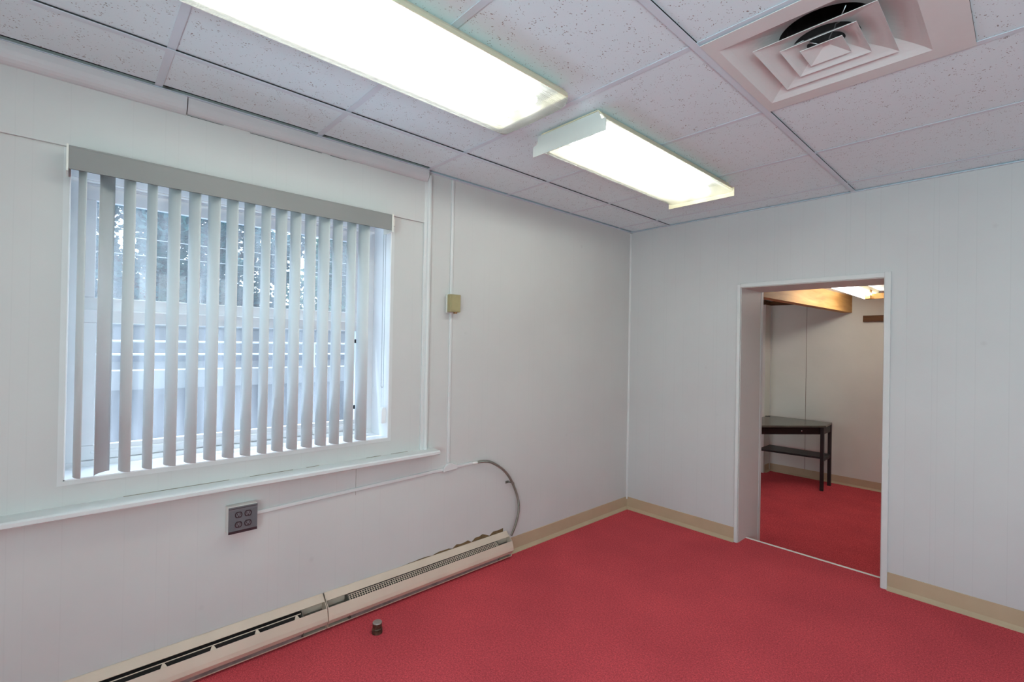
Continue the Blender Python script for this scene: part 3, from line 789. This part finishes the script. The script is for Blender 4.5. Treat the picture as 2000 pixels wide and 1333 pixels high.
b = new(); prism(b, [(gx0 + .042, H - .007), (gx1 - .042, H - .007), (gx1 - .042, H - .0085), (gx0 + .042, H - .0085)], 1, gy0 + .006, gy1 - .006)
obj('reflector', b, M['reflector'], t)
tubes_for(t, (.890, 1.025), gy0 + .03, gy1 - .03, 2.304, M['tube'])

# ------------------------------------------------------------------ air vent
t = thing('ceiling_vent', 'square white ceiling air vent with three nested louvers and dark round duct', 'air vent', (1.87, -1.73, H))
vcx, vcy = 1.856, -1.731
def sq(h, z, cx=vcx, cy=vcy): return [(cx - h, cy - h, z), (cx + h, cy - h, z), (cx + h, cy + h, z), (cx - h, cy + h, z)]
def loft(bm, rings, close_top=False, close_bot=False):
    V = [[bm.verts.new(p) for p in r] for r in rings]
    for A, B in zip(V, V[1:]):
        for k in range(4): bm.faces.new((A[k], A[(k + 1) % 4], B[(k + 1) % 4], B[k]))
    if close_top: bm.faces.new(V[-1])
    if close_bot: bm.faces.new(V[0])
    return bm
def angles(n=48): return [2 * PI * (k + .5) / n for k in range(n)] 
def sq_ring(h, z, cx, cy):
    """Square outline sampled so that its corners are exact."""
    out = []
    for s_ in range(4):
        for k in range(12):
            t = -1 + 2 * k / 12
            p = ((1, t), (-t, 1), (-1, -t), (t, -1))[s_]
            out.append(Vector((cx + p[0] * h, cy + p[1] * h, z)))
    return out
def funnel(bm, h, r, z0, z1, cx, cy, th=.0011, steps=7, lip=.0022):
    """Stamped sheet: square at the bottom edge, drawn smoothly into a round neck."""
    def rings(off):
        out = []
        for q in range(steps + 1):
            t = q / steps
            ring = []
            for p in sq_ring(h, 0, cx, cy):
                d = Vector((p.x - cx, p.y - cy, 0)); c = d.normalized() * r
                u = d.lerp(c, t)
                ring.append(Vector((cx + u.x, cy + u.y, z0 + (z1 - z0) * (t ** .85) + off)))
            out.append(ring)
        return out
    lo, hi = rings(0), rings(lip)
    seq = lo + hi[::-1] + [lo[0]]
    V = [[bm.verts.new(p) for p in ring] for ring in seq]
    for A, B in zip(V, V[1:]):
        n = len(A)
        for k in range(n): bm.faces.new((A[k], A[(k + 1) % n], B[(k + 1) % n], B[k]))
    bmesh.ops.remove_doubles(bm, verts=bm.verts, dist=1e-6)
    return bm
b = new()
box(b, VX0 + .012, vcx - .236, VY0 + .003, VY1 - .003, H - .002, H); box(b, vcx + .236, VX1 + .002, VY0 + .003, VY1 - .003, H - .002, H)
box(b, vcx - .236, vcx + .236, VY0 + .003, vcy - .236, H - .002, H); box(b, vcx - .236, vcx + .236, vcy + .236, VY1 - .003, H - .002, H)
funnel(b, .236, .130, H - .002, H + .060, vcx, vcy, lip=.003)
obj('frame', b, M['vent'], t)
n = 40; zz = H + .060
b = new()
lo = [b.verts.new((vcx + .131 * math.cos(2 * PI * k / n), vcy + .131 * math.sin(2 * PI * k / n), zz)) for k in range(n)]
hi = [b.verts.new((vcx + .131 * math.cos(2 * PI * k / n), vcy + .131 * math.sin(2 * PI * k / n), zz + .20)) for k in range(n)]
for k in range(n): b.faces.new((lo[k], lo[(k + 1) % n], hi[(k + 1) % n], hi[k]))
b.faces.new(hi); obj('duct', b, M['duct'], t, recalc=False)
lcx, lcy = 1.856, -1.722
for hw, r, rise in ((.162, .092, .034), (.102, .052, .030)):
    b = new(); funnel(b, hw, r, H - .002, H + rise, lcx, lcy); obj('louver', b, M['vent'], t)
b = new(); loft(b, [sq(.057, H - .002, lcx, lcy), sq(.010, H + .022, lcx, lcy), sq(.010, H + .024, lcx, lcy), sq(.057, H + .0004, lcx, lcy), sq(.057, H - .002, lcx, lcy)])
bmesh.ops.remove_doubles(b, verts=b.verts, dist=1e-6)
V = [v for v in b.verts if abs(v.co.z - (H + .022)) < 1e-5]
b.faces.new(sorted(V, key=lambda v: math.atan2(v.co.y - lcy, v.co.x - lcx)))
obj('louver', b, M['vent'], t)
for dx, dy in ((-1, -.55), (.75, -1), (1, .6), (-.6, 1)):
    l = math.hypot(dx, dy); dx /= l; dy /= l
    b = new(); tube(b, [(lcx + dx * q, lcy + dy * q, H + z) for q, z in ((.126, .060), (.104, .050), (.097, .036), (.086, .0375), (.064, .046), (.055, .033), (.044, .036), (.028, .030), (.016, .022))], .0020, 6)
    obj('spring_clip', b, M['spring'], t, smooth=True)

# ------------------------------------------------------------------ the lower room beyond the doorway
BX0, BX1, CZ = -.8, 3.4, 2.02
b = new(); box(b, BX0, BX1, .135, YW, FL - .12, FL); struct('floor_lower', b, M['carpet'])
b = new(); box(b, BX0 - .12, BX1 + .12, YW, YW + .12, FL - .12, TOP)
wf = struct('wall_far', b, M['wall_lower'])
b = new(); box(b, .388, .3915, YW - .0012, YW, FL + .1, 1.945); obj('panel_seam', b, M['darkwood'], wf)
b = new(); box(b, BX0 - .12, BX0, SD, YW, FL - .12, TOP); struct('wall_far_left', b, M['wall_lower'])
b = new(); box(b, BX1, BX1 + .12, SD, YW, FL - .12, TOP); struct('wall_far_right', b, M['wall_lower'])
b = new(); box(b, BX0, -.028, 3.165, YW, FL, 1.945); struct('wall_column', b, M['wall_lower'])
b = new(); box(b, -.034, -.022, YW - .012, YW, FL + .02, 1.945); struct('trim_11', b, M['trim'])
b = new(); box(b, BX0 - .12, BX1 + .12, SD, YW + .12, CZ, CZ + .05); struct('ceiling_lower', b, M['wall_lower'])
bp = [(-x, z + FL) for x, z in base_prof]
b = new(); prism(b, [(YW + u, z) for u, z in bp], 0, -.02, BX1); struct('baseboard_far', b, M['vinyl_base'])
b = new(); prism(b, [(-.028 + x, z + FL) for x, z in base_prof], 1, 3.20, YW - .02); struct('baseboard_column', b, M['vinyl_base'])
# beam and boards overhead
def bar4(bm, p, q, w, h, mi=0):
    """Beam with its lower right edge running from p to q, width w towards -x, height h."""
    A = [bm.verts.new((p[0] + dx, p[1], p[2] + dz)) for dx, dz in ((0, 0), (0, h), (-w, h), (-w, 0))]
    B = [bm.verts.new((q[0] + dx, q[1], q[2] + dz)) for dx, dz in ((0, 0), (0, h), (-w, h), (-w, 0))]
    bm.faces.new(A); bm.faces.new(B[::-1])
    for k in range(4): bm.faces.new((A[k], A[(k + 1) % 4], B[(k + 1) % 4], B[k]))
b = new(); bar4(b, (.751, .90, 1.82), (.866, YW, 1.82), .09, .215); bar4(b, (.751 - (.866 - .751) * .52 / 2.47, .38, 1.82), (.751, .90, 1.82), .09, .215)
bmesh.ops.remove_doubles(b, verts=b.verts, dist=1e-5)
struct('ceiling_beam', b, M['beam'])
b = new(); box(b, -.028, .62, YW - .038, YW, 1.945, 2.0); box(b, BX0, -.028, 3.13, YW, 1.945, 2.0); struct('trim_12', b, M['darkwood'])
b = new(); box(b, .98, BX1, YW - .03, YW, 1.708, 1.780); struct('trim_13', b, M['darkwood'])
b = new(); box(b, 1.155, BX1, 2.55, 2.588, 1.905, 1.96); box(b, 1.155, 1.20, 2.50, 2.59, 1.905, CZ); struct('trim_14', b, M['beam'])
# strip light with two bare tubes
t = thing('strip_light', 'lit bare twin-tube strip light under the ceiling beyond the doorway', 'ceiling light', (1.10, 2.15, CZ))
b = new(); prism(b, [(1.07, CZ), (1.21, CZ), (1.195, 1.985), (1.085, 1.985)], 1, 1.50, 2.95); obj('housing', b, M['light_body'], t)
for x in (1.085, 1.185):
    b = new(); cyl(b, (x, 1.56, 1.955), .019, 1.33, 1, 16); tb = obj('tube', b, M['tube_lower'], t)
    for y in (1.53, 2.87):
        b = new(); box(b, x - .014, x + .014, y, y + .02, 1.94, 1.986); obj('lamp_holder', b, M['light_plate'], tb)

# corner desk
TZ = .500
t = thing('corner_desk', 'black-brown corner desk with drawer, seen through the doorway', 'desk', (.3, 2.9, FL))
top = [(.735, 2.885), (.715, 3.225), (.010, 3.225), (.010, 2.180), (.182, 2.180)]
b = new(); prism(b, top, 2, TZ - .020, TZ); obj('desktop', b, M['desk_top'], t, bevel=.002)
b = new(); cyl(b, (.03, 3.12, TZ + .0002), .030, .003, 2, 20); obj('cable_grommet', b, M['black'], t)
dirv = Vector((.300 - .735, 2.330 - 2.885, 0)).normalized(); nv = Vector((dirv.y, -dirv.x, 0))
if nv.x < 0: nv = -nv
P0 = Vector((.735, 2.885, 0)) - nv * .030 + dirv * .012; P1 = Vector((.182, 2.180, 0)) - nv * .030
def slab(bm, a, c, th, z0, z1):
    A = [a, c, c - nv * th, a - nv * th]
    lo = [bm.verts.new((p.x, p.y, z0)) for p in A]; hi = [bm.verts.new((p.x, p.y, z1)) for p in A]
    bm.faces.new(lo[::-1]); bm.faces.new(hi)
    for k in range(4): bm.faces.new((lo[k], lo[(k + 1) % 4], hi[(k + 1) % 4], hi[k]))
b = new(); slab(b, P0 - nv * .004, P1 - nv * .004, .018, TZ - .105, TZ - .020); obj('apron', b, M['desk'], t)
b = new(); slab(b, P0 + dirv * .055, P1 - dirv * .05, .012, TZ - .094, TZ - .034); dr = obj('drawer', b, M['desk'], t, bevel=.002)
b = new(); kp = P0 + dirv * .27 + nv * .0; 
bmesh.ops.create_icosphere(b, subdivisions=2, radius=.009, matrix=Matrix.Translation((kp.x + nv.x * .014, kp.y + nv.y * .014, TZ - .062)))
tube(b, [(kp.x, kp.y, TZ - .062), (kp.x + nv.x * .012, kp.y + nv.y * .012, TZ - .062)], .004, 8)
obj('knob', b, M['knob'], dr, smooth=True)
def leg(x, y, s=.034):
    b = new(); loft(b, [[(x + dx * s * .5, y + dy * s * .5, z) for dx, dy in ((-1, -1), (1, -1), (1, 1), (-1, 1))] for z in (FL, TZ - .02)], True, True)
    obj('leg', b, M['desk'], t)
lx, ly = .702, 2.880
leg(lx, ly); leg(.700, 3.190); leg(.035, 2.205); leg(.165, 2.205)
b = new(); box(b, .690, .710, ly + .017, 3.175, TZ - .105, TZ - .02); box(b, .690, .712, ly + .017, 3.175, .085, .125); box(b, .035, .70, 3.195, 3.205, TZ - .10, TZ - .02); obj('side_rail', b, M['desk'], t)
b = new(); prism(b, [(.702, 2.90), (.702, 3.19), (.035, 3.19), (.035, 2.80)], 2, .108, .128); obj('lower_shelf', b, M['desk'], t)

# ------------------------------------------------------------------ outside the window
b = new(); box(b, -40, 40, -40, 40, -1.4, -1.3); struct('ground_outside', b, M['asphalt_and_shadow'])
b = new(); box(b, -6.3, -6.0, -16, 12, -1.3, .90); box(b, -6.34, -5.94, -16, 12, .66, .915, 1); struct('wall_outside_near', b, [M['concrete'], M['concrete_white']])
b = new(); box(b, -10.2, -9.9, -20, 16, -1.3, 1.66); box(b, -10.25, -9.86, -20, 16, 1.60, 1.70, 1); box(b, -9.9, -9.88, -20, 16, .88, 1.06, 2); struct('wall_outside_far', b, [M['siding'], M['concrete_white'], M['asphalt_and_shadow']])  # thin blue-grey strip low on the face paints a shadow there
t = thing('guard_rail', 'white two-bar guard rail outside, above the concrete wall beyond the blind', 'railing', (-6.15, -2, .915))
for z in (1.318, 1.135):
    b = new(); tube(b, [(-6.15, -16, z), (-6.15, 12, z)], .016, 8); obj('rail', b, M['rail'], t)
for k in range(8):
    b = new(); box(b, -6.17, -6.13, -15.2 + 3.7 * k, -15.16 + 3.7 * k, .915, 1.318); obj('post', b, M['rail'], t)

def crown_mesh(seed, n, R, hz, leaf):
    rnd = random.Random(seed); b = new()
    cl = []
    for i in range(52):
        a = rnd.uniform(0, 2 * PI); r = R * math.sqrt(rnd.random()); z = rnd.uniform(-1, 1)
        k = math.sqrt(max(0, 1 - z * z * .8))
        cl.append((r * k * math.cos(a), r * k * math.sin(a), z * hz, rnd.uniform(.45, .95)))
    for i in range(n):
        c = cl[rnd.randrange(len(cl))]
        d = Vector((rnd.gauss(0, 1), rnd.gauss(0, 1), rnd.gauss(0, 1))).normalized() * c[3] * rnd.uniform(.55, 1)
        p = Vector(c[:3]) + d
        u = Vector((rnd.gauss(0, 1), rnd.gauss(0, 1), rnd.gauss(0, .6))).normalized(); w = u.orthogonal().normalized()
        w.rotate(Matrix.Rotation(rnd.uniform(0, 2 * PI), 3, u)); s = leaf * rnd.uniform(.6, 1.2)
        b.faces.new([b.verts.new(p + u * s), b.verts.new(p + w * s * .5), b.verts.new(p - u * s), b.verts.new(p - w * s * .5)])
    return b
protos = []
for k, (mm) in enumerate((M['leaf_a'], M['leaf_b'])):
    b = crown_mesh(11 + k, 16000, 2.4, 2.9, .13); me = bpy.data.meshes.new('crown'); b.to_mesh(me); b.free(); me.materials.append(mm); protos.append(me)
b = new(); tube(b, [(0, 0, 0), (.06, .03, 1.4), (.0, .1, 2.8), (.15, .0, 4.6)], lambda i: (.22, .17, .13, .05)[i], 10)
for a in range(5):
    an = a * 1.3; tube(b, [(0, .1, 2.4 + .3 * a), (.7 * math.cos(an), .7 * math.sin(an), 3.1 + .3 * a), (1.3 * math.cos(an), 1.3 * math.sin(an), 3.9 + .3 * a)], lambda i: (.08, .05, .02)[i], 6)
trunk = bpy.data.meshes.new('trunk'); b.to_mesh(trunk); b.free(); trunk.materials.append(M['bark'])
TREES = [(-15, -1.8, 1.0, 0, 0.2), (-15.2, 5.0, 1.0, 1, 1.9), (-15, 11.9, 1.0, 0, 3.1), (-24.5, 1.7, 1.5, 0, 4.0), (-24.5, -8.4, 1.5, 1, 5.2), (-24.5, 11.8, 1.5, 1, .9)]
for x, y, s, k, rz in TREES:
    t = thing('tree', 'leafy green tree outside the window, seen between the blind vanes', 'tree', (x, y, -1.3), 'trees outside the window')
    t.scale = (s, s, s); t.rotation_euler = (0, 0, rz)
    o = bpy.data.objects.new('trunk', trunk); C.objects.link(o); o.parent = t
    o = bpy.data.objects.new('crown', protos[k]); C.objects.link(o); o.parent = t; o.location = (0, 0, 4.4)
t = thing('power_line', 'two thin pale utility cables strung in front of the trees outside', 'power line', (-9.2, -1, -1.3))
for y in (-17, 15):
    b = new(); cyl(b, (-9.2, y, -1.3), .12, 5.6, 2, 10, .09); obj('pole', b, M['bark'], t)
for z, dz in ((2.95, .10), (3.25, .05)):
    b = new(); tube(b, [(-9.2 + .13, y, z + dz * y / 6 + .0012 * (y * y)) for y in range(-17, 16, 2)], .008, 6); obj('cable', b, M['cord'], t)

# ------------------------------------------------------------------ light from outside
w = bpy.data.worlds.new('sky'); S.world = w; w.use_nodes = True
nt = w.node_tree; bg = nt.nodes['Background']
sky = nt.nodes.new('ShaderNodeTexSky'); sky.sky_type = 'NISHITA'; sky.sun_disc = False
sky.sun_elevation = math.radians(52); sky.sun_rotation = math.radians(-60); sky.air_density = 1.0; sky.dust_density = 2.0
hs = nt.nodes.new('ShaderNodeHueSaturation'); hs.inputs['Saturation'].default_value = .36
nt.links.new(sky.outputs[0], hs.inputs['Color']); nt.links.new(hs.outputs[0], bg.inputs[0]); bg.inputs[1].default_value = .39
su = bpy.data.lights.new('sun', 'SUN'); su.energy = 2.5; su.angle = math.radians(.6); su.color = (1, .96, .9)
so = bpy.data.objects.new('sun', su); C.objects.link(so)
sd = Vector((.17, .28, -.945)).normalized()          # direction the light travels
so.rotation_euler = sd.to_track_quat('-Z', 'Y').to_euler()

# ------------------------------------------------------------------ camera
cam = bpy.data.cameras.new('camera'); co = bpy.data.objects.new('camera', cam); C.objects.link(co)
cam.sensor_width = 36; cam.lens = 931.94 * 36 / 2000; cam.clip_start = .02; cam.clip_end = 200
yaw, pit, rol = math.radians(-47.3069699), math.radians(.27356662), math.radians(1.01097638)
fw = Vector((math.sin(yaw) * math.cos(pit), math.cos(yaw) * math.cos(pit), math.sin(pit)))
r0 = Vector((math.cos(yaw), -math.sin(yaw), 0)); u0 = r0.cross(fw)
R = r0 * math.cos(rol) + u0 * math.sin(rol); U = -r0 * math.sin(rol) + u0 * math.cos(rol)
mw = Matrix((R, U, -fw)).transposed().to_4x4(); mw.translation = Vector((2.30592, -3.48214, 1.38263))
co.matrix_world = mw
S.camera = co

S.view_settings.view_transform = 'Standard'; S.view_settings.look = 'None'
S.view_settings.exposure = 0.72; S.view_settings.gamma = 1.0; S.view_settings.use_curve_mapping = False
S.cycles.max_bounces = 12; S.cycles.diffuse_bounces = 6; S.cycles.transparent_max_bounces = 16
